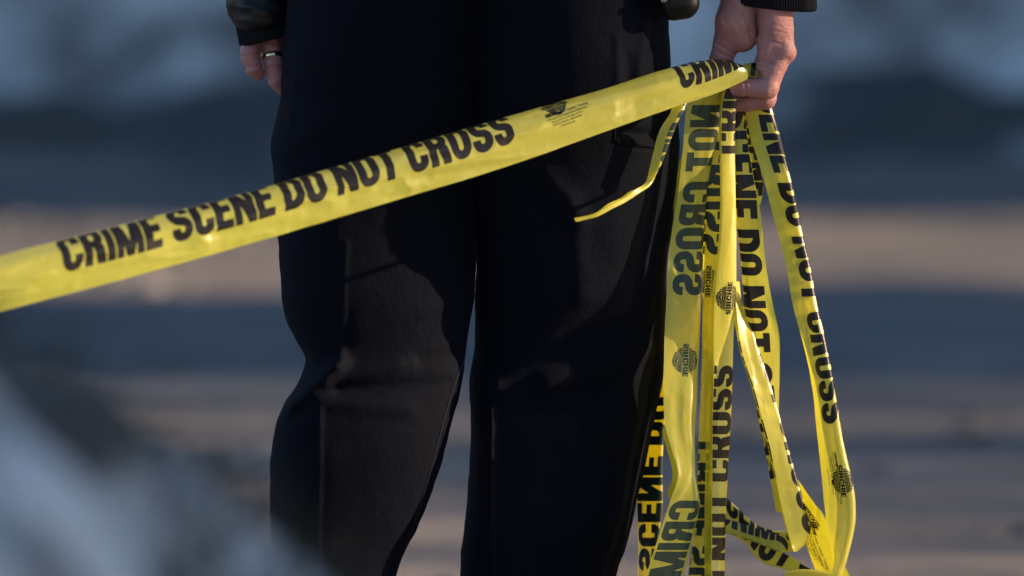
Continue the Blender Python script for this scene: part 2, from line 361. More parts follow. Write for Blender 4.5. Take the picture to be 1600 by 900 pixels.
# ---- right hand, pixel space (x, y, d towards the camera)
YR, YL = -.035, .035
P = vol((1085, -150, -125), (1262, 190, 62), 1.5)
palm = cone(P, (1206, -75, 0), (1222, 76, 10), 30, 19.5)
for a, b, r1, r2 in [((1200, -75, -12), (1219, 72, -22), 30, 20.5), ((1194, -75, -26), (1214, 70, -54), 30, 20.5), ((1188, -75, -38), (1206, 74, -84), 27, 19),
                     ((1190, -160, -20), (1196, -60, -20), 40, 38), ((1203, -40, 12), (1207, 42, 17), 28, 21)]:
    palm = smin(palm, cone(P, a, b, r1, r2), 12)
then = smin(cone(P, (1172, -70, -2), (1149, 32, 6), 28, 30), cone(P, (1149, 32, 6), (1158, 55, -2), 30, 27), 8)
th = chain(P, [(1142, 46, 0, 24), (1127, 92, -10, 18), (1134, 126, -16, 16), (1144, 142, -18, 12)], 4)
then = smin(then, th, 7)
palm = smin(palm, cone(P, (1203, 66, 12), (1197, 103, 15), 21, 16.5), 8)
fing = None
FR = [[(1222, 80, 12, 18.5), (1197, 138, 22, 16.2), (1164, 137, 24, 13.8), (1145, 139.5, 22, 11.8)],
      [(1219, 76, -22, 19.5), (1194, 155, -8, 16), (1168, 160, -8, 14), (1147, 162, -10, 12.5)],
      [(1213, 74, -54, 19.5), (1188, 142, -46, 16), (1158, 148, -42, 14), (1140, 142, -38, 12)],
      [(1205, 76, -84, 18.5), (1184, 124, -86, 15.5), (1160, 134, -68, 13.5), (1145, 132, -52, 12)]]
for ch in FR:
    g = chain(P, ch, 3); fing = g if fing is None else smin(fing, g, 2)
hand = smin(smin(palm, fing, 7), then, 3.2)
for (x, y, d, r) in [(1227, 82, 14, 17), (1201, 137, 20, 16.5), (1197, 154, -8, 16.3)]:     # knuckle bones
    hand = smin(hand, np.sqrt(((P-np.array((x, y, d)))**2).sum(-1))-r, 5)
fr_ = np.clip(P[..., 2]/14+.6, 0, 1)
for a, b, amp, wd in [((1163, 122), (1166, 150), 1.5, 2.2), ((1146, 84), (1120, 68), 1.0, 2.2), ((1143, 90), (1118, 80), .8, 2), ((1178, 92), (1205, 98), 1.6, 2.4), ((1205, 98), (1232, 92), .8, 2.4),
                      ((1178, 112), (1196, 122), 1.7, 2.3), ((1180, 101), (1200, 106), 1.0, 2), ((1161, 18), (1171, 50), 1.4, 2.4), ((1171, 50), (1182, 82), 1.6, 2.4),
                      ((1190, 60), (1222, 70), .7, 2.4), ((1192, 45), (1228, 52), .5, 2.2), ((1130, 30), (1150, 60), .6, 2.2), ((1140, 20), (1160, 52), .6, 2.2), ((1147, 128), (1150, 150), .6, 2)]:
    hand += 1.45*amp*np.exp(-(seg2(P, a, b)/wd)**2)*fr_
hand += .5*vnoise(P[..., 0]/9, P[..., 1]/9, P[..., 2]/9)
V1, F1 = surface_nets(hand, (1085, -150, -125), 1.5)
V1 = at(V1[:, 0], V1[:, 1], YR - V1[:, 2]*PX)
# ---- left hand
P = vol((360, -120, -70), (500, 168, 60), 1.6)
palm = cone(P, (432, -90, -10), (396, 56, 4), 26, 18)
for a, b, r1, r2 in [((436, -90, -14), (424, 60, -4), 28, 18), ((442, -90, -18), (446, 62, -14), 28, 19), ((448, -90, -22), (466, 60, -24), 26, 18), ((438, -140, -15), (438, -60, -15), 36, 34)]:
    palm = smin(palm, cone(P, a, b, r1, r2), 10)
fing = None
for ch in [[(394, 62, 8, 17), (391, 86, 20, 15.8), (397, 106, 22, 13.5), (403, 115, 18, 11)],
           [(424, 64, 0, 18), (428, 100, 15, 16.6), (433, 124, 17, 14.5), (440, 136, 13, 11.8)],
           [(448, 64, -12, 18), (456, 106, 0, 17), (462, 134, 2, 14.5), (466, 148, -2, 12)],
           [(468, 62, -24, 17.5), (480, 102, -16, 16), (484, 126, -12, 14), (484, 138, -14, 11.5)]]:
    g = chain(P, ch, 3); fing = g if fing is None else smin(fing, g, 1.6)
lh = smin(palm, fing, 5)
lh = smin(lh, chain(P, [(458, -40, -10, 24), (474, 20, 6, 18), (474, 60, 8, 15), (470, 84, 8, 12)], 4), 5)
for a, b, amp in [((376, 88), (408, 84), 1.6), ((382, 107), (410, 101), 1.2), ((412, 106), (444, 104), 1.6), ((418, 126), (446, 120), 1.0), ((400, 62), (446, 70), 1.0)]:
    lh += amp*np.exp(-(seg2(P, a, b)/2.3)**2)*np.clip(P[..., 2]/12+.5, 0, 1)
V2, F2 = surface_nets(lh, (360, -120, -70), 1.6)
V2 = at(V2[:, 0], V2[:, 1], YL - V2[:, 2]*PX)
# ---- the rest of the body, metres (mostly above the frame, inside the clothes)
P = vol((-.36, -.22, .05), (.42, .26, 1.86), .011)
B = ell(P, (-.04, .02, 1.70), (.078, .098, .122))
B = smin(B, cone(P, (-.04, .055, 1.635), (-.04, .085, 1.60), .055, .03), .03)      # jaw
B = smin(B, cone(P, (-.04, .125, 1.715), (-.04, .135, 1.675), .010, .016), .012)   # nose
for s_ in (-1, 1):
    B = smin(B, ell(P, (-.04+s_*.083, .015, 1.695), (.013, .022, .034)), .008)
    B = np.maximum(B, -(np.sqrt(((P-np.array((-.04+s_*.032, .122, 1.705)))**2).sum(-1))-.014))
B = np.maximum(B, -cone(P, (-.062, .128, 1.645), (-.018, .128, 1.645), .005, .005))
B = smin(B, cone(P, (-.04, .0, 1.63), (-.04, -.01, 1.46), .058, .066), .03)
B = smin(B, ell(P, (-.04, 0, 1.26), (.175, .11, .25)), .05)
B = smin(B, ell(P, (-.04, .02, .95), (.14, .07, .13)), .05)
lh0, rh0 = at(438, -60, YL), at(1194, -70, YR+.013)
for sx, hp in ((-1, lh0), (1, rh0)):
    sh = np.array((-.04+sx*.185, 0, 1.44)); el = (sh*.48+hp*.52)+np.array((sx*.02, -.02, 0))
    B = smin(B, cone(P, sh, el, .052, .042), .03); B = smin(B, cone(P, el, hp, .040, .027), .02)
for pts in ([(552, -60), (590, 540), (540, 1120)], [(930, -60), (890, 540), (850, 1120)]):
    kf = 1 if pts[0][0] < 700 else -.25
    q = [at(x, y, -kf*o_*PX) for (x, y), o_ in zip(pts, (0, 54, 58))]
    B = smin(B, cone(P, q[0], q[1], .068, .048), .03); B = smin(B, cone(P, q[1], q[2], .046, .03), .02)
V3, F3 = surface_nets(B, (-.36, -.22, .05), .011)
officer = empty('person', tuple(at(760, 1235, -.05)))
officer.location.z = 0
tag(officer, 'person seen from behind in dark navy uniform trousers and black jacket holding yellow tape', 'person')
me = mesh_np('body', np.concatenate([V1, V2, V3]), np.concatenate([F1, F2+len(V1), F3+len(V1)+len(V2)]))
fix(me); body = keep(link('body', me, SKIN), officer)
# hair and cap-like short back
P = vol((-.16, -.11, 1.6), (.08, .13, 1.86), .008)
Hh = np.maximum(ell(P, (-.04, .014, 1.708), (.085, .105, .126)), -(P[..., 2]-1.66-.45*np.clip(P[..., 1]-.02, 0, 1)*1.6))
V, F = surface_nets(Hh, (-.16, -.11, 1.6), .008); hm = mesh_np('hair', V, F); fix(hm); h_ = link('hair', hm, HAIR, body)
h_.matrix_parent_inverse = Matrix.Translation(-Vector(officer.location)) if False else Matrix.Identity(4)

# ---- ring on the left ring finger
def torus(c, ax, r, wd, th, mat, name, parent):
    c = np.array(c); ax = np.array(ax, float); ax /= np.linalg.norm(ax)
    e1 = np.cross(ax, (0, 0, 1.0)); e1 /= np.linalg.norm(e1); e2 = np.cross(ax, e1)
    V = []
    for i in range(48):
        a = i*2*math.pi/48; rad = e1*math.cos(a)+e2*math.sin(a)
        for q in range(12):
            b = q*2*math.pi/12; V.append(c + rad*(r+th*math.cos(b)) + ax*wd*math.sin(b))
    V = np.array(V); n = 48; m_ = 12
    i, j = np.meshgrid(np.arange(n), np.arange(m_), indexing='ij')
    F = np.stack([i*m_+j, i*m_+(j+1) % m_, ((i+1) % n)*m_+(j+1) % m_, ((i+1) % n)*m_+j], -1).reshape(-1, 4)
    V = at(V[:, 0], V[:, 1], YL - V[:, 2]*PX)
    me = mesh_np(name, V, F); fix(me); return link(name, me, mat)
keep(torus((426.5, 90, 10.5), (4, 36, 15), 17.4, 4.2, 1.5, GOLD, 'finger_ring', None), officer)

# ------------------------------------------------------------------ trousers
def interp(tab, y):
    a = np.array(tab, float); x, v = a[:, 0], a[:, 1]
    dx = np.diff(x); s = np.diff(v)/dx; mm = np.zeros(len(x))
    mm[1:-1] = np.where(s[1:]*s[:-1] > 0, (2*s[1:]*s[:-1])/(s[1:]+s[:-1]+1e-12), 0); mm[0], mm[-1] = s[0], s[-1]
    i = np.clip(np.searchsorted(x, y)-1, 0, len(x)-2); t = np.clip((y-x[i])/dx[i], 0, 1)
    return (2*t**3-3*t**2+1)*v[i]+(t**3-2*t**2+t)*dx[i]*mm[i]+(-2*t**3+3*t**2)*v[i+1]+(t**3-t**2)*dx[i]*mm[i+1]
LEG = dict(
 left=dict(l=[(-330, 470), (-100, 455), (0, 448), (60, 443), (150, 438), (230, 423), (270, 427), (370, 434), (460, 440), (490, 444), (530, 461), (563, 477), (580, 473), (600, 464), (633, 443), (667, 430), (733, 422), (800, 422), (900, 428), (1210, 440)],
           r=[(-330, 800), (-100, 790), (0, 775), (150, 752), (300, 744), (417, 744), (472, 740), (513, 733), (553, 728), (600, 722), (657, 707), (723, 690), (773, 673), (823, 653), (883, 624), (930, 614), (1210, 605)],
           c=[(-330, 600), (0, 585), (200, 560), (350, 532), (590, 524), (620, 503), (700, 499), (900, 493), (1210, 500)],
           bk=[(-330, 150), (-150, 165), (0, 178), (80, 172), (180, 150), (300, 138), (450, 122), (560, 96), (600, 100), (680, 118), (780, 118), (900, 105), (1210, 110)],
           fr=[(-330, 150), (0, 150), (300, 140), (560, 130), (900, 100), (1210, 110)]),
 right=dict(l=[(-330, 700), (-100, 700), (0, 712), (150, 728), (300, 737), (417, 744), (445, 742), (535, 742), (600, 733), (667, 736), (733, 733), (800, 728), (867, 720), (900, 719), (1210, 725)],
           r=[(-330, 1030), (-100, 1040), (0, 1044), (100, 1048), (170, 1057), (225, 1062), (300, 1058), (367, 1050), (400, 1044), (467, 1041), (583, 1037), (633, 1028), (667, 1020), (733, 1007), (783, 995), (840, 983), (900, 963), (1000, 948), (1210, 940)],
           c=[(-330, 880), (0, 890), (200, 885), (400, 860), (560, 820), (620, 772), (900, 768), (1210, 775)],
           bk=[(-330, 150), (-150, 165), (0, 180), (80, 174), (180, 152), (300, 140), (450, 122), (560, 100), (600, 104), (680, 118), (780, 118), (900, 108), (1210, 110)],
           fr=[(-330, 150), (0, 150), (300, 140), (560, 130), (900, 100), (1210, 110)]))
# soft folds on the back of the cloth: (x0,y0,x1,y1, amp px, width px)
FOLDS = [(532, 566, 446, 640, 22, 12), (470, 545, 530, 575, 7, 8), (512, 596, 640, 566, 9, 12), (640, 566, 722, 548, -6, 12), (530, 610, 700, 598, -7, 12),
         (500, 628, 640, 640, 6, 14), (560, 520, 700, 470, 4, 14), (440, 240, 520, 180, 5, 16), (460, 120, 448, 210, 6, 7), (745, 180, 640, 120, 5, 18), (735, 175, 830, 120, 5, 18),
         (820, 235, 905, 340, 6, 18), (895, 310, 910, 460, 5, 20), (752, 555, 775, 600, 4, 10), (775, 612, 880, 590, 5, 18), (860, 596, 1030, 535, 6, 20), (780, 645, 930, 620, -5, 20),
         (735, 665, 765, 710, 4, 10), (980, 90, 985, 180, -5, 10), (965, 60, 968, 180, 4, 8), (900, 700, 1030, 630, 4, 24), (860, 850, 990, 770, 4, 24), (500, 720, 690, 690, 4, 26), (960, 490, 1050, 420, 4, 22),
         (540, 380, 533, 560, 3, 4), (500, 640, 496, 880, 4, 4), (768, 640, 768, 900, 4, 4), (1010, 20, 1000, 120, 5, 8), (700, 240, 590, 330, 3, 22), (880, 470, 1040, 370, 3, 26)]
NA = 300
OFF = [(-330, 0), (80, 0), (300, 16), (600, 66), (720, 70), (900, 48), (1210, 60)]      # left foot stands farther back
leg_surf = {}
VV = []; FF = []
trouser_pts = []
for nm, g in LEG.items():
    ys = np.concatenate([np.arange(-330, -20, 8), np.arange(-20, 930, 2.2), np.arange(932, 1211, 8)])
    l, r, c, bk, fr_d = (interp(g[k], ys)[:, None] for k in ('l', 'r', 'c', 'bk', 'fr'))
    th_ = (np.arange(NA)/NA*2*np.pi)[None, :]
    cx, sy = np.cos(th_), np.sin(th_)                   # sy>0 : back (towards camera)
    ax_ = np.where(cx > 0, r-c, c-l); p = np.where(sy > 0, 1.95, 2.2)
    rho = (np.abs(cx)**p+np.abs(sy)**p)**(-1/p)
    X = c + ax_*rho*cx; D = np.where(sy > 0, bk, fr_d)*rho*sy; Yp = np.repeat(ys[:, None], NA, 1)
    wgt = np.clip(sy*1.6, 0, 1); Q = np.stack([X, Yp], -1); disp = np.zeros_like(X)
    for (x0, y0, x1, y1, amp, wd) in FOLDS:
        disp += amp*np.exp(-(seg2(Q, (x0, y0), (x1, y1))/wd)**2)
    disp += 2.0*vnoise(X/95, Yp/150, D/95+(3 if nm == 'left' else 9)) + .7*vnoise(X/40, Yp/70, D/40)
    if nm == 'right':                                   # mouth of the pocket below the seat
        disp -= 9*np.exp(-(np.clip(np.abs(X-1001)-36, 0, 99)/4)**2 - ((Yp-209-.08*(X-1000))/7)**2)
    D = D + disp*wgt + interp(OFF, ys)[:, None]*(1 if nm == 'left' else -.25)
    edge = (1-wgt)                                      # slight waviness of the sides
    X = X + edge*np.sign(cx)*(.8*vnoise(Yp/16, D/30, 5.0))
    base = len(np.concatenate(VV)) if VV else 0
    W3 = at(X, Yp, -D*PX)
    leg_surf[nm] = (X[:, sy[0] > 0], Yp[:, sy[0] > 0], D[:, sy[0] > 0])
    VV.append(W3.reshape(-1, 3)); FF.append(grid_faces(len(ys), NA, True)+base)
me = mesh_np('trousers', np.concatenate(VV), np.concatenate(FF)); fix(me)
trousers = keep(link('trousers', me, WOOL), officer)
def leg_d(nm, x, y):
    X, Yp, D = leg_surf[nm]; k = np.argmin((X-x)**2+(Yp-y)**2); return D.flat[k]
def tube_px(name, pts, rad, mat, parent, seg=8, Yoff=0.0):
    """tube along (px,py,d) points"""
    pts = np.array(pts, float); W3 = at(pts[:, 0], pts[:, 1], Yoff - pts[:, 2]*PX); n = len(W3)
    T = np.gradient(W3, axis=0); T /= np.linalg.norm(T, axis=1)[:, None]
    ref = np.array((0, 1.0, .05)); e1 = np.cross(T, ref); e1 /= np.linalg.norm(e1, axis=1)[:, None]; e2 = np.cross(T, e1)
    a = np.arange(seg)/seg*2*np.pi; rad = np.broadcast_to(np.asarray(rad, float)*PX, (n,))
    V = W3[:, None, :] + rad[:, None, None]*(np.cos(a)[None, :, None]*e1[:, None, :]+np.sin(a)[None, :, None]*e2[:, None, :])
    F = grid_faces(n, seg, True).tolist() + [list(range(seg))[::-1], list(range((n-1)*seg, n*seg))]
    me = mesh_np(name, V.reshape(-1, 3), F); fix(me)
    o = link(name, me, mat); o.parent = parent; o.matrix_parent_inverse = parent.matrix_parent_inverse.copy() if parent is officer else Matrix.Identity(4)
    return o
def on_leg(nm, pts, up, step=4):
    out = []
    for (a, b) in zip(pts[:-1], pts[1:]):
        n = max(2, int(math.hypot(b[0]-a[0], b[1]-a[1])/step))
        for q in range(n):
            t = q/n; x, y = a[0]+(b[0]-a[0])*t, a[1]+(b[1]-a[1])*t; out.append((x, y, leg_d(nm, x, y)+up))
    d = np.array(out)
    for _ in range(3): d[1:-1, 2] = (d[:-2, 2]+2*d[1:-1, 2]+d[2:, 2])/4
    return d
tube_px('seam', on_leg('left', [(726, 560), (707, 607), (690, 667), (671, 740), (655, 795), (622, 880)], .2), 1.3, SEAM, trousers)
tube_px('pocket_welt', on_leg('right', [(962, 220), (1000, 226), (1038, 231)], .5, 3), 3.0, WOOL, trousers)
tube_px('pocket_edge', on_leg('right', [(960, 196), (961, 224)], .3, 3), 1.6, WOOL, trousers)
for k in range(16):
    x = 966+k*4.4; y = 232+.14*(x-966)*.8
    tube_px('stitch', on_leg('right', [(x, y), (x+2.2, y+.3)], .5, 1.1), .55, STITCH, trousers, 5)

# ------------------------------------------------------------------ jacket, cuffs, shoes, holster
def loft(name, rings, mat, parent, na=120, ribs=0, rib_amp=0, wr=0, seed=0, depth0=0.0, cap=False, dy=None):
    """rings: (cx, cy, d, rx, rd, tilt) in pixel space"""
    a = np.arange(na)/na*2*np.pi; rings = np.array(rings, float); n0 = len(rings)
    u = np.linspace(0, n0-1, (n0-1)*10+1); rg = np.stack([interp(list(zip(range(n0), rings[:, k])), u) for k in range(6)], 1)
    cx, cy, d0, rx, rd, tl = (rg[:, k][:, None] for k in range(6))
    rr = 1 + rib_amp*np.abs(np.sin(a*ribs/2))[None, :] if ribs else np.ones((1, na))
    X = cx+rx*rr*np.cos(a); D = d0+rd*rr*np.sin(a); Yp = cy+tl*np.cos(a)+0*a
    if dy is not None: Yp = Yp+dy(a)[None, :]*np.linspace(0, 1, len(u))[:, None]
    if wr:
        nrm = wr*(fbm(X/60, Yp/22+seed, D/60, 2))*1.5; X = X+nrm*np.cos(a); D = D+nrm*np.sin(a)
    V = at(X, Yp, depth0-D*PX).reshape(-1, 3); F = grid_faces(len(u), na, True).tolist()
    if cap: F += [list(range(na)), list(range((len(u)-1)*na, len(u)*na))]
    me = mesh_np(name, V, F); fix(me); o = link(name, me, mat)
    if parent is officer: keep(o, officer)
    else: o.parent = parent
    return o
cxr = 1203
torso = [(740, -52, 0, 318, 205, 0), (740, -120, 0, 320, 205, 0), (740, -350, 0, 300, 190, 0), (740, -600, 0, 330, 190, 0), (740, -860, 0, 345, 170, 0), (740, -935, 0, 250, 130, 0), (740, -985, 0, 110, 100, 0)]
jacket = loft('jacket', torso, NYLON, officer, 160, wr=5)
rs = loft('sleeve', [(1020, -930, 0, 80, 95, -60), (1085, -800, 5, 100, 105, -20), (1130, -500, 10, 100, 100, 0), (1175, -200, 15, 92, 92, 0), (1198, -70, 18, 84, 80, 4), (1202, -24, 18, 78, 70, 6), (1202, -14, 18, 68, 56, 6)], NYLON, jacket, 120, wr=6, depth0=YR+.012)
loft('cuff', [(1200, -40, 4, 66, 56, 5), (1202, -20, 4, 68, 58, 5), (1203, -4, 4, 70, 60, 5), (1204, 6, 4, 69.5, 59, 5), (1204, 9.5, 4, 66, 55, 5), (1203, 4, 4, 61, 50, 5)], KNIT, jacket, 400, ribs=96, rib_amp=.05, depth0=YR+.012,
     dy=lambda a: 5*np.sin(a)+4*np.cos(a-.5))
loft('sleeve', [(460, -930, 0, 80, 95, 60), (400, -800, 0, 100, 105, 20), (385, -500, 0, 95, 100, 0), (392, -260, 0, 86, 90, 0), (402, -110, 2, 62, 74, 0), (396, -40, 4, 52, 62, 2), (402, -12, 6, 47, 56, -2), (404, 6, 8, 49, 60, -3), (407, 24, 8, 49, 58, -3), (410, 36, 8, 44, 50, -4), (412, 40, 6, 38, 42, -5)], NYLON, jacket, 160, wr=3.6, seed=4, depth0=YL,
     dy=lambda a: 7*np.sin(a))
loft('cuff', [(408, 0, 4, 44, 46, -4), (411, 24, 4, 43, 46, -6), (415, 46, 4, 42, 45, -9), (418, 58, 4, 42.5, 44, -11), (418, 61, 4, 40, 41, -11), (417, 56, 4, 37, 38, -11)], KNIT, jacket, 360, ribs=76, rib_amp=.055, depth0=YL,
     dy=lambda a: 4*np.sin(a))
for (cx, yo) in ((505, -.04), (830, .01)):
    name = 'shoe'; p = at(cx, 1200, 0); Pq = vol((p[0]-.075, -.11, .0), (p[0]+.075, .26, .17), .005)
    sx = ell(Pq, (p[0], .0, .075), (.048, .09, .08)); sx = smin(sx, cone(Pq, (p[0], .03, .05), (p[0], .17, .04), .052, .038), .03)
    sx = smin(sx, ell(Pq, (p[0], .08, .05), (.05, .14, .05)), .02); sx = np.maximum(sx, .004-Pq[..., 2])
    V, F = surface_nets(sx, (p[0]-.075, -.11, .0), .005); V[:, 1] += yo; me = mesh_np(name, V, F); fix(me); keep(link(name, me, LEATHER), officer)
# holster bottom at the right hip
P = vol((985, -190, -75), (1110, 60, 60), 2.5)
q = P-np.array((1048, -75, 0)); ang = R(-9); qx = q[..., 0]*math.cos(ang)+q[..., 1]*math.sin(ang); qy = -q[..., 0]*math.sin(ang)+q[..., 1]*math.cos(ang)
hx = np.abs(qx)-(12-.04*np.clip(qy, 0, 99)); hy = np.abs(qy)-84; hz = np.abs(q[..., 2])-12; rr = 23
Hs = np.sqrt(np.clip(hx, 0, None)**2+np.clip(hy, 0, None)**2+np.clip(hz, 0, None)**2)+np.minimum(np.maximum(hx, np.maximum(hy, hz)), 0)-rr
Hs += 1.2*vnoise(P[..., 0]/22, P[..., 1]/22, P[..., 2]/22)
V, F = surface_nets(Hs, (985, -190, -75), 2.5); V = at(V[:, 0], V[:, 1], -.075-V[:, 2]*PX); me = mesh_np('holster', V, F); fix(me)
hol = link('holster', me, LEATHER); tag(hol, 'rounded black leather holster end hanging at the right hip beside the raised sleeve', 'holster')
bm = bmesh.new(); c_ = at(1037, -2, -.1005)
bmesh.ops.create_uvsphere(bm, u_segments=16, v_segments=10, radius=.004, matrix=Matrix.Translation(c_) @ Matrix.Diagonal((1, .5, 1, 1)))
bm_obj('snap', bm, STEEL, hol, True)

# ------------------------------------------------------------------ lettering: glyphs as 2D distance fields, marching squares
CAP = 54.0
def rbox(u, v, x0, x1, y0, y1, r):
    dx = np.abs(u-(x0+x1)/2)-(x1-x0)/2+r; dy = np.abs(v-(y0+y1)/2)-(y1-y0)/2+r
    return np.sqrt(np.clip(dx, 0, None)**2+np.clip(dy, 0, None)**2)+np.minimum(np.maximum(dx, dy), 0)-r
def poly(u, v, pts):                  # convex polygon, counter clockwise
    f = None
    for (a, b) in zip(pts, pts[1:]+pts[:1]):
        ex, ey = b[0]-a[0], b[1]-a[1]; l = math.hypot(ex, ey); g = ((u-a[0])*ey-(v-a[1])*ex)/l
        f = g if f is None else np.maximum(f, g)
    return f
H, ST, HB = CAP, 13.3, 11.0
def ringo(u, v, w_, y0=0, y1=H, st=ST, hb=HB):
    return np.maximum(rbox(u, v, 0, w_, y0, y1, w_*.46), -rbox(u, v, st, w_-st, y0+hb, y1-hb, (w_-2*st)*.48))
def g_C(u, v, w_): return np.maximum(ringo(u, v, w_), -rbox(u, v, w_*.55, w_+9, H*.37, H*.63, 0))
def g_O(u, v, w_): return ringo(u, v, w_)
def g_I(u, v, w_): return rbox(u, v, 0, w_, 0, H, 0)
def g_E(u, v, w_):
    f = rbox(u, v, 0, ST, 0, H, 0)
    for y in (0, H/2-HB*.5, H-HB): f = np.minimum(f, rbox(u, v, 0, w_*(1 if y != H/2-HB*.5 else .93), y, y+HB, 0))
    return f
def g_T(u, v, w_): return np.minimum(rbox(u, v, 0, w_, H-HB, H, 0), rbox(u, v, w_/2-ST/2, w_/2+ST/2, 0, H, 0))
def g_H(u, v, w_): return np.minimum(np.minimum(rbox(u, v, 0, ST, 0, H, 0), rbox(u, v, w_-ST, w_, 0, H, 0)), rbox(u, v, 0, w_, H/2-HB/2, H/2+HB/2, 0))
def g_N(u, v, w_): return np.minimum(np.minimum(rbox(u, v, 0, ST*.9, 0, H, 0), rbox(u, v, w_-ST*.9, w_, 0, H, 0)), poly(u, v, [(0, H), (w_-ST*1.02, 0), (w_, 0), (ST*1.02, H)]))
def g_M(u, v, w_):
    f = np.minimum(rbox(u, v, 0, ST*.85, 0, H, 0), rbox(u, v, w_-ST*.85, w_, 0, H, 0))
    f = np.minimum(f, poly(u, v, [(0, H), (w_/2-6, 0), (w_/2+4, 0), (ST*1.05, H)]))
    return np.minimum(f, poly(u, v, [(w_-ST*1.05, H), (w_/2-4, 0), (w_/2+6, 0), (w_, H)]))
def g_D(u, v, w_):
    o = np.maximum(rbox(u, v, -w_, w_, 0, H, w_*.5), -u); i = np.maximum(rbox(u, v, -w_, w_-ST, HB, H-HB, w_*.28), ST-u)
    return np.maximum(o, -i)
def g_R(u, v, w_):
    o = np.maximum(rbox(u, v, -w_, w_*.97, H*.42, H, w_*.36), -u); i = np.maximum(rbox(u, v, -w_, w_-ST, H*.42+HB*.85, H-HB, 4), ST-u)
    f = np.minimum(np.maximum(o, -i), rbox(u, v, 0, ST, 0, H, 0))
    return np.minimum(f, poly(u, v, [(w_-ST*1.0, 0), (w_+.5, 0), (w_*.92, H*.46), (w_*.42, H*.5)]))
def g_S(u, v, w_):
    a = np.maximum(ringo(u, v, w_, H*.5-HB*.55, H), -rbox(u, v, w_*.52, w_+9, H*.3, H*.68, 0))
    b = np.maximum(ringo(u, v, w_, 0, H*.5+HB*.55), -rbox(u, v, -9, w_*.48, H*.32, H*.7, 0))
    sp = poly(u, v, [(w_*.52, H*.36), (w_*.86, H*.40), (w_*.48, H*.64), (w_*.14, H*.60)])
    return np.minimum(np.minimum(a, b), sp)
GL = dict(C=(g_C, 34), R=(g_R, 35), I=(g_I, 12.5), M=(g_M, 45), E=(g_E, 29), S=(g_S, 34), N=(g_N, 36), D=(g_D, 35), O=(g_O, 35), T=(g_T, 31), H=(g_H, 35))
SPC, GAP = 14, 2.8
def string_field(txt, cell=1.0):
    tot = 0; pos = []
    for ch in txt:
        if ch == ' ': tot += SPC; continue
        pos.append((ch, tot)); tot += GL[ch][1]+GAP
    uu = np.arange(-2, tot+2, cell); vv = np.arange(-2, H+2.01, cell)
    U, Vv = np.meshgrid(uu, vv, indexing='ij'); f = np.full(U.shape, 9.0)
    for ch, x in pos:
        f = np.minimum(f, GL[ch][0](U-x, Vv, GL[ch][1]))
    return U, Vv, f, tot
def squares(U, Vv, f):
    """filled marching squares -> verts (n,2), faces (list)"""
    n, m_ = f.shape; ins = f < 0
    vid = -np.ones(f.shape, int); k = np.argwhere(ins); vid[ins] = np.arange(len(k))
    verts = [np.stack([U[ins], Vv[ins]], -1)]; cnt = len(k)
    hid = -np.ones((n-1, m_), int); c = ins[1:] != ins[:-1]; t = (f[:-1]/(f[:-1]-f[1:]+1e-9))[c]
    verts.append(np.stack([U[:-1][c]+t*(U[1:][c]-U[:-1][c]), Vv[:-1][c]], -1)); hid[c] = cnt+np.arange(c.sum()); cnt += c.sum()
    wid = -np.ones((n, m_-1), int); c = ins[:, 1:] != ins[:, :-1]; t = (f[:, :-1]/(f[:, :-1]-f[:, 1:]+1e-9))[c]
    verts.append(np.stack([U[:, :-1][c], Vv[:, :-1][c]+t*(Vv[:, 1:][c]-Vv[:, :-1][c])], -1)); wid[c] = cnt+np.arange(c.sum())
    faces = []
    cs = ins[:-1, :-1]*1+ins[1:, :-1]*2+ins[1:, 1:]*4+ins[:-1, 1:]*8
    for i, j in np.argwhere(cs > 0):
        corners = [(i, j), (i+1, j), (i+1, j+1), (i, j+1)]; edges = [hid[i, j], wid[i+1, j], hid[i, j+1], wid[i, j]]
        fc = []
        for q in range(4):
            if ins[corners[q]]: fc.append(vid[corners[q]])
            if edges[q] >= 0: fc.append(edges[q])
        if len(fc) >= 3: faces.append([int(z) for z in fc])
    return np.concatenate(verts), faces
CACHE = {}
def glyph_mesh(txt):
    if txt not in CACHE:
        U, Vv, f, tot = string_field(txt); v, F = squares(U, Vv, f); CACHE[txt] = (v, F)
    return CACHE[txt]
def logo_mesh():
    """round fingerprint mark with the maker's name across it"""
    if 'logo' in CACHE: return CACHE['logo']
    c = .45; U, Vv = np.meshgrid(np.arange(-30, 30, c), np.arange(-24, 24, c), indexing='ij')
    wob = 1.6*vnoise(U/6, Vv/6, 2.0)
    rad = np.sqrt((U*1.02)**2+(Vv*.92)**2)
    loop = np.sqrt((U-1)**2+np.where(Vv > -2, (Vv+2)**2*.55, (Vv+2)**2*.08))
    rid = np.sin((loop+wob)*2*np.pi/2.3)
    f = np.maximum(rad-20.5, .45*(rid-.5))
    tx, ty, tf, tot = string_field('SIRCHIE'); sc_u, sc_v = 52/tot, 9/H
    u2 = (U+26)/sc_u; v2 = (Vv+4.5)/sc_v; g = np.full(U.shape, 9.0); x = 0
    for ch in 'SIRCHIE':
        g = np.minimum(g, GL[ch][0](u2-x, v2, GL[ch][1])*sc_v*1.3); x += GL[ch][1]+GAP
    f = np.minimum(np.maximum(f, 1.0-g), g)
    CACHE['logo'] = squares(U, Vv, f); return CACHE['logo']
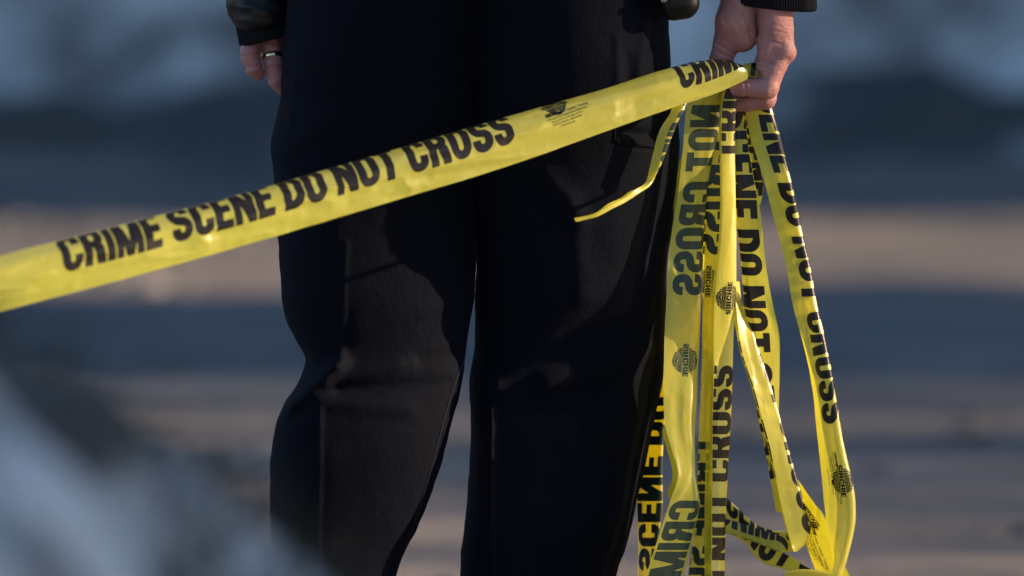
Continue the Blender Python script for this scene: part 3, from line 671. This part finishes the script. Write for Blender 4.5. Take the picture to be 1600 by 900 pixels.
def fine_print():
    if 'fine' in CACHE: return CACHE['fine']
    Vs = []; Fs = []; n0 = 0
    rows = [('Products \u2022 Vehicles \u2022 Training', 5.2, 12, 12.0), ('100 Hunter Place, Youngsville, N.C. 27596 U.S.A', 4.0, 0, 6.2),
            ('Phone (919) 554-2244, (800) 356-7311', 4.0, 0, 1.2), ('Fax (919) 554-2266, (800) 899-8181', 4.0, 0, -3.8), ('www.sirchie.com', 4.0, 0, -8.8)]
    for txt, size, dx, y in rows:
        cu = bpy.data.curves.new('fine', 'FONT'); cu.body = txt; cu.size = size; cu.align_x = 'CENTER'; cu.offset = .05; cu.resolution_u = 2
        ob = bpy.data.objects.new('fine', cu); C.objects.link(ob); bpy.context.view_layer.update()
        me = ob.evaluated_get(bpy.context.evaluated_depsgraph_get()).to_mesh()
        v = np.array([q.co[:2] for q in me.vertices]); Fs += [[i+n0 for i in p.vertices] for p in me.polygons]; n0 += len(v)
        Vs.append(v+np.array((dx, y))); ob.to_mesh_clear() if False else None
        C.objects.unlink(ob); bpy.data.objects.remove(ob); bpy.data.curves.remove(cu)
    v, F = glyph_mesh('SIRCHIE'); k = 6.2/H; tot = v[:, 0].max()
    vv = np.stack([v[:, 0]*24/tot-40+v[:, 1]*k*.25, v[:, 1]*k+11.5], -1); Vs.append(vv); Fs += [[i+n0 for i in p] for p in F]
    CACHE['fine'] = (np.concatenate(Vs), Fs); return CACHE['fine']

# ------------------------------------------------------------------ tape strands
TW = 118.0                             # tape width in pixels (about 78 mm)
def hermite(T, V, u):
    out = np.zeros((len(u), V.shape[1])); dx = np.diff(T); s = np.diff(V, axis=0)/dx[:, None]
    mm = np.zeros_like(V); mm[1:-1] = (s[1:]*dx[:-1, None]+s[:-1]*dx[1:, None])/(dx[1:]+dx[:-1])[:, None]; mm[0], mm[-1] = s[0], s[-1]
    i = np.clip(np.searchsorted(T, u)-1, 0, len(T)-2); t = ((u-T[i])/dx[i])[:, None]; h = dx[i][:, None]
    return (2*t**3-3*t**2+1)*V[i]+(t**3-2*t**2+t)*h*mm[i]+(-2*t**3+3*t**2)*V[i+1]+(t**3-t**2)*h*mm[i+1]
def strand(st, texts, roll='B', away=1, ff=.6, parent=None, name='strand', label=None, L=None, crumple=1.0, seed=0, bow=0.0):
    """st: rows (ax, ay, bx, by, Ya, Yb): both visible edges; the hidden remainder of the width rolls round edge A or B"""
    st = np.array(st, float); mid = (st[:, :2]+st[:, 2:4])/2
    T = np.concatenate([[0], np.cumsum(np.maximum(np.hypot(*np.diff(mid, axis=0).T), 1))])
    n = int(T[-1]/2.5)+2; u = np.linspace(0, T[-1], n); E = hermite(T, st, u)
    A = at(E[:, 0], E[:, 1], E[:, 4]); Bb = at(E[:, 2], E[:, 3], E[:, 5]); mid3 = (A+Bb)/2
    sl = np.concatenate([[0], np.cumsum(np.linalg.norm(np.diff(mid3, axis=0), axis=1))])/PX       # true length, px
    Tn = np.gradient(mid3, axis=0); Tn /= np.linalg.norm(Tn, axis=1)[:, None]
    c = np.linalg.norm(Bb-A, axis=1)/PX; e = (Bb-A)/(c*PX)[:, None]; nr = np.cross(Tn, e); nr /= np.linalg.norm(nr, axis=1)[:, None]
    Lw = L or TW; ncr = 44; t = np.linspace(0, 1, ncr)[None, :]
    cc = c[:, None]; f = ff*cc; Rr = np.maximum(cc-f, 1.0)
    Leff = np.minimum(Lw, f+np.pi*Rr+.85*f)
    tt = t*Leff; th = np.clip((tt-f)/Rr, 0, np.pi); back = np.clip(tt-f-np.pi*Rr, 0, None)
    x = np.where(tt < f, tt, f+Rr*np.sin(th)-back); h = np.where(tt < f, 0, -Rr*(1-np.cos(th)))*away
    h = h + bow*4*(np.clip(x/cc, 0, 1)*(1-np.clip(x/cc, 0, 1)))
    s2 = sl[:, None]
    h = h + crumple*(1.5*vnoise(s2/120+seed, tt/13, seed+.5)+.9*vnoise(s2/45+seed, tt/22, seed+3.5)+.35*vnoise(s2/14, tt/9, seed+7.5)+1.7*(.5-np.abs(vnoise(s2/75+seed, tt/17+s2/140, seed+9.5)))*2)
    if roll == 'A':
        x = cc-x; x = x[:, ::-1]; h = h[:, ::-1]
    G = A[:, None, :]+e[:, None, :]*(x*PX)[..., None]+nr[:, None, :]*(h*PX)[..., None]
    me = mesh_np(name, G.reshape(-1, 3), grid_faces(n, ncr))
    o = link(name, me, FILM)
    gs = np.gradient(G, axis=0); gt = np.gradient(G, axis=1); N = np.cross(gs, gt); N /= np.maximum(np.linalg.norm(N, axis=2), 1e-12)[..., None]
    # lettering: s along, t across measured in px from A (t from B when the roll is at A keeps the visible part)
    Lm = Leff[:, 0]
    for it in texts:
        kind, s0, dr, top, tb = it[:5]; ks = it[5] if len(it) > 5 else 1.0; kv = it[6] if len(it) > 6 else 1.0
        if isinstance(s0, tuple):                     # ('x' or 'y', from[, to]): the image column or row where the print starts and ends
            mc = (E[:, 0]+E[:, 2])/2 if s0[0] == 'x' else (E[:, 1]+E[:, 3])/2; order = np.argsort(mc)
            get = lambda z: float(np.interp(z, mc[order], sl[order])) + (min(z-mc.min(), 0)+max(z-mc.max(), 0))
            if len(s0) == 3: ks = abs(get(s0[2])-get(s0[1]))/LN(kind)
            s0 = get(s0[1])
        if kind == '#': v, F = logo_mesh()
        elif kind == '%': v, F = fine_print()
        else: v, F = glyph_mesh(kind)
        ss = s0+dr*v[:, 0]*ks; tv = tb+top*v[:, 1]*kv
        si = np.interp(ss, sl, np.arange(n)); Lv = np.interp(ss, sl, Lm)
        tj = (tv if roll == 'B' else tv+(Lv-np.interp(ss, sl, c)))/Lv*(ncr-1)      # tb counts from the visible edge A
        ok = (ss > sl[0]+.5) & (ss < sl[-1]-.5) & (tj > .15) & (tj < ncr-1.15)
        i = np.clip(si.astype(int), 0, n-2); j = np.clip(tj.astype(int), 0, ncr-2); a = np.clip(si-i, 0, 1)[:, None]; b = np.clip(tj-j, 0, 1)[:, None]
        bl = lambda Q: Q[i, j]*(1-a)*(1-b)+Q[i+1, j]*a*(1-b)+Q[i, j+1]*(1-a)*b+Q[i+1, j+1]*a*b
        face = 1 if dr*top > 0 else -1
        Fk = [p for p in F if all(ok[q] for q in p)]
        if not Fk: continue
        used = np.unique(np.concatenate([np.array(p) for p in Fk])); rm = -np.ones(len(v), int); rm[used] = np.arange(len(used)); nu = len(used)
        G3, N3 = bl(G)[used], bl(N)[used]; Fk = [[int(rm[q]) for q in p] for p in Fk]
        # the printed side, and the same ink showing through the film on the other side
        lm = mesh_np('lettering', np.concatenate([G3+N3*(face*.00016), G3-N3*(face*.00014)]), Fk+[[q+nu for q in p[::-1]] for p in Fk])
        lm.materials.append(PRINT); lm.materials.append(THROUGH)
        lm.polygons.foreach_set('material_index', np.repeat([0, 1], len(Fk)).astype(np.int32))
        link({'#': 'emblem', '%': 'fine_print'}.get(kind, 'lettering'), lm, None, o)
    if parent is not None: keep(o, parent)
    if label: o['label'] = label
    return o

FULL = 'CRIME SCENE DO NOT CROSS'
LEN_ = string_field(FULL)[3]
def LN(t): return string_field(t)[3]
TILT = math.tan(R(29))
def dY(x): return -.055-(1165-x)*PX*TILT
# ---- the stretched tape
rows = [(-1000, 758, -1000, 674), (-700, 677, -700, 592), (-400, 596, -400, 511), (-120, 519, -120, 434), (-60, 503, -60, 418), (0, 487, 0, 402), (200, 434, 200, 352), (400, 378, 400, 302), (600, 318, 600, 244), (800, 257, 800, 186),
        (960, 200, 960, 139), (1060, 165, 1060, 107), (1110, 149, 1112, 95), (1145, 134, 1148, 95), (1166, 124, 1168, 104)]
s0_rows = [(ax, ay, bx, by, dY(ax)-.002, dY(bx)) for ax, ay, bx, by in rows]
def s_at(x):    # true length from the left end to image column x
    return (x+120)*PX*math.hypot(1, math.hypot(.275, TILT))/PX
k0 = (s_at(806)-s_at(100))/LEN_
tape = strand(s0_rows, [(FULL, ('x', 97, 806), 1, 1, 33, 1, 1.16), ('#', ('x', 876), 1, 1, 73, .95), ('%', ('x', 886), 1, 1, 41, .92), ('CRIME', ('x', 1061, 1176), 1, 1, 24, 1, 1.1)],
              roll='B', away=1, ff=.52, L=90, name='barricade_tape', crumple=1.45, seed=1, bow=2.5)
tag(tape, 'long yellow warning tape stretched tight across the picture behind the legs, black capitals along it', 'tape')
tape['label'] = 'long yellow tape with black capitals stretched diagonally from the left edge to the hand'

bundle = empty('tape_bundle', tuple(at(1160, 150, -.05)))
tag(bundle, 'bunched loops of yellow crime scene tape hanging down from the closed right hand', 'tape')
def v(rows, Y, dYb=0.0, Y2=None, dYb2=None):
    """rows (y, left, right[, Y]) for strands that hang; Y, dYb at the hand, Y2, dYb2 from y = 660 down"""
    out = []
    for r in rows:
        t = min(max((r[0]-330)/330, 0), 1); t = t*t*(3-2*t)
        yy = r[3] if len(r) > 3 else Y+((Y2 if Y2 is not None else Y)-Y)*t
        db = dYb+((dYb2 if dYb2 is not None else dYb)-dYb)*t
        out.append((r[1], r[0], r[2]-(.20*abs(db)/PX if db < 0 else 0), r[0], yy, yy+db))
    return out
# mirrored print seen through the film, nearest the leg
strand(v([(128, 1092, 1140), (165, 1074, 1132), (200, 1069, 1128), (240, 1066, 1119), (300, 1059, 1109), (380, 1047, 1103), (480, 1041, 1099), (560, 1037, 1097), (620, 1036, 1094), (665, 1039, 1091), (705, 1050, 1090), (742, 1059, 1090), (784, 1046, 1098), (840, 1028, 1088), (900, 1009, 1074), (980, 985, 1055), (1080, 965, 1020)], -.036, .010, -.066, .014),
       [('NOT CROSS', ('y', 164, 464), 1, -1, 62), ('#', ('y', 563), 1, -1, 36), ('CRIME SCENE', ('y', 782, 1100), 1, -1, 58)], roll='B', away=1, ff=.72, parent=bundle, seed=11, crumple=.9)
# bright centre strand
strand(v([(120, 1140, 1160), (150, 1130, 1154), (190, 1127, 1151), (280, 1128, 1151), (380, 1126, 1153), (447, 1118, 1153), (520, 1115, 1150), (570, 1114, 1148), (620, 1113, 1147), (713, 1112, 1142), (813, 1112, 1136), (900, 1112, 1134), (1000, 1114, 1134), (1080, 1118, 1136)], -.058, .010, -.050, .022),
       [('SCENE DO NOT CROSS', ('y', 568+LN('SCENE DO NOT CROSS')*.99, 568), -1, -1, 43), ('#', ('y', 465), -1, -1, 24), ('CRIME', ('y', 240, 80), -1, -1, 42)], roll='B', away=1, ff=.78, parent=bundle, seed=21, bow=3, crumple=.6)
# behind, between those two
strand(v([(150, 1112, 1136), (200, 1108, 1136), (260, 1102, 1130), (340, 1099, 1128), (440, 1096, 1126), (540, 1094, 1120), (640, 1090, 1116), (720, 1088, 1116), (800, 1084, 1116), (850, 1078, 1116), (900, 1070, 1116), (1000, 1062, 1112), (1080, 1060, 1100)], -.018, -.004, .014, -.018),
       [('CROSS', ('y', 222, 400), 1, -1, 40), ('#', ('y', 440), 1, -1, 12), ('CRIME SCENE', ('y', 690, 1010), 1, -1, 44)], roll='A', away=1, ff=.7, parent=bundle, seed=31)
# beyond the leg
strand(v([(420, 1060, 1100), (520, 1042, 1090), (600, 1018, 1062), (660, 1006, 1044), (720, 1000, 1039), (790, 996, 1038), (850, 996, 1032), (900, 996, 1028), (1000, 1000, 1036), (1080, 1010, 1040)], .046, -.024),
       [('SCENE DO', ('y', 892, 618), -1, 1, 1), ('CRIME', ('y', 1075, 915), -1, 1, 1)], roll='B', away=1, ff=.9, parent=bundle, seed=41)
# black letters right of the centre
strand(v([(140, 1152, 1170, -.008), (180, 1150, 1166, -.012), (213, 1149, 1168, -.018), (280, 1151, 1178), (347, 1153, 1190), (380, 1157, 1193), (480, 1167, 1208), (520, 1172, 1217), (570, 1176, 1218), (620, 1184, 1217), (680, 1196, 1218), (740, 1208, 1226), (800, 1218, 1240)], -.030, .006, .000, .014),
       [('SCENE DO NOT CROSS', ('y', 167, 167+LN('SCENE DO NOT CROSS')*.99), 1, 1, -22)], roll='A', away=1, ff=.8, parent=bundle, seed=51, crumple=.6)
# short bulging loop behind it
strand(v([(150, 1160, 1184), (190, 1164, 1182), (230, 1168, 1184), (270, 1174, 1190), (295, 1177, 1193), (320, 1178, 1188), (345, 1174, 1180), (380, 1166, 1174)], -.004),
       [('SCENE DO', 20, 1, 1, -14, .8)], roll='A', away=1, ff=.8, parent=bundle, seed=61, crumple=.5)
# slanting loop to the lower right
strand(v([(440, 1146, 1156, .004), (470, 1149, 1160), (500, 1152, 1172), (543, 1158, 1187), (607, 1178, 1208), (660, 1193, 1223), (713, 1206, 1238), (755, 1214, 1250), (800, 1223, 1262), (828, 1230, 1269), (850, 1237, 1262), (862, 1240, 1246)], -.014, .012, -.024, .012),
       [('NOT CROSS', ('y', 532, 838), 1, 1, 28)], roll='B', away=1, ff=.82, parent=bundle, seed=71, crumple=.5)
# outermost strand
strand(v([(130, 1164, 1192, -.006), (180, 1166, 1210, -.010), (280, 1193, 1236, -.032), (353, 1213, 1251), (420, 1230, 1266), (477, 1239, 1276), (527, 1252, 1287), (593, 1267, 1299), (673, 1277, 1312), (717, 1282, 1321), (767, 1287, 1332), (800, 1290, 1334), (827, 1292, 1332), (850, 1296, 1326), (872, 1302, 1318), (900, 1300, 1306)], -.030, -.008, -.030, -.026),
       [('SCENE DO NOT CROSS', ('y', 295-LN('SCENE ')*.98, 665), 1, 1, 20), ('#', ('y', 752), 1, 1, 44), ('%', ('y', 745), 1, 1, 24)], roll='B', away=1, ff=.80, L=74, parent=bundle, seed=81, crumple=.8)
# broad piece running out of the picture at the lower right
strand(v([(752, 1222, 1234, .014), (787, 1236, 1264), (830, 1247, 1294), (870, 1260, 1318), (900, 1272, 1335), (960, 1296, 1362), (1040, 1330, 1392), (1100, 1352, 1410)], .006, -.02),
       [('#', ('y', 806), 1, 1, 36), ('%', ('y', 850), 1, 1, 16)], roll='A', away=1, ff=.75, parent=bundle, seed=91)
# crossing loops at the bottom
def h(rows, Y):
    out = []
    for r in rows: out.append((r[0], r[1], r[2], r[3], r[4] if len(r) > 4 else Y, r[4] if len(r) > 4 else Y))
    return out
strand(h([(1110, 790, 1112, 760), (1136, 812, 1138, 781), (1160, 829, 1160, 801), (1180, 842, 1180, 819), (1205, 850, 1206, 829), (1232, 856, 1232, 832), (1245, 860, 1248, 838)], .012),
       [('SCENE DO', 4, 1, 1, 8, .72)], roll='B', away=1, ff=.7, parent=bundle, seed=101, crumple=.6)
strand(h([(1100, 824, 1104, 800), (1136, 834, 1138, 811), (1162, 841, 1164, 819), (1195, 853, 1197, 830), (1222, 863, 1226, 840), (1240, 861, 1242, 852)], -.008),
       [('CRIME', 16, 1, -1, 40, .72)], roll='B', away=-1, ff=.8, parent=bundle, seed=111, crumple=.5)
strand(h([(1150, 840, 1160, 824), (1164, 848, 1171, 838), (1182, 872, 1196, 850), (1198, 883, 1212, 857), (1221, 889, 1234, 868), (1252, 898, 1262, 886), (1290, 914, 1296, 900), (1330, 930, 1334, 918)], .008),
       [('NOT CROSS', 8, 1, 1, 4, .8)], roll='A', away=1, ff=.8, parent=bundle, seed=121, crumple=.6)
strand(h([(1225, 900, 1228, 893), (1250, 902, 1252, 890), (1280, 905, 1282, 892), (1310, 912, 1312, 898)], -.02), [], roll='B', ff=.7, parent=bundle, seed=131, crumple=.4)
# twisted tail on the left
strand(v([(140, 1056, 1084, -.066), (177, 1047, 1066), (199, 1033, 1056), (241, 1020, 1040), (263, 1015, 1031), (285, 1008, 1018)], -.085)
       + [(995, 295, 1002, 301, -.11, -.105), (975, 310, 980, 316, -.125, -.12), (955, 320, 958, 327, -.14, -.135), (930, 334, 932, 340, -.15, -.148), (912, 340, 913, 345, -.155, -.152), (900, 342, 901, 348, -.16, -.157)],
       [('SCENE DO', 150, -1, 1, 14, .5)], roll='B', away=1, ff=.7, parent=bundle, seed=141, label='thin twisted tail end of tape hanging in front of the right thigh', crumple=.5)
# gathered knot between thumb and fingers
strand(h([(1142, 120, 1144, 104), (1154, 122, 1158, 102), (1166, 120, 1168, 99), (1180, 122, 1184, 100), (1196, 128, 1200, 108)], -.03), [('I', 30, 1, 1, 2, .6)], roll='B', away=1, ff=.6, parent=bundle, seed=151, crumple=1.2)
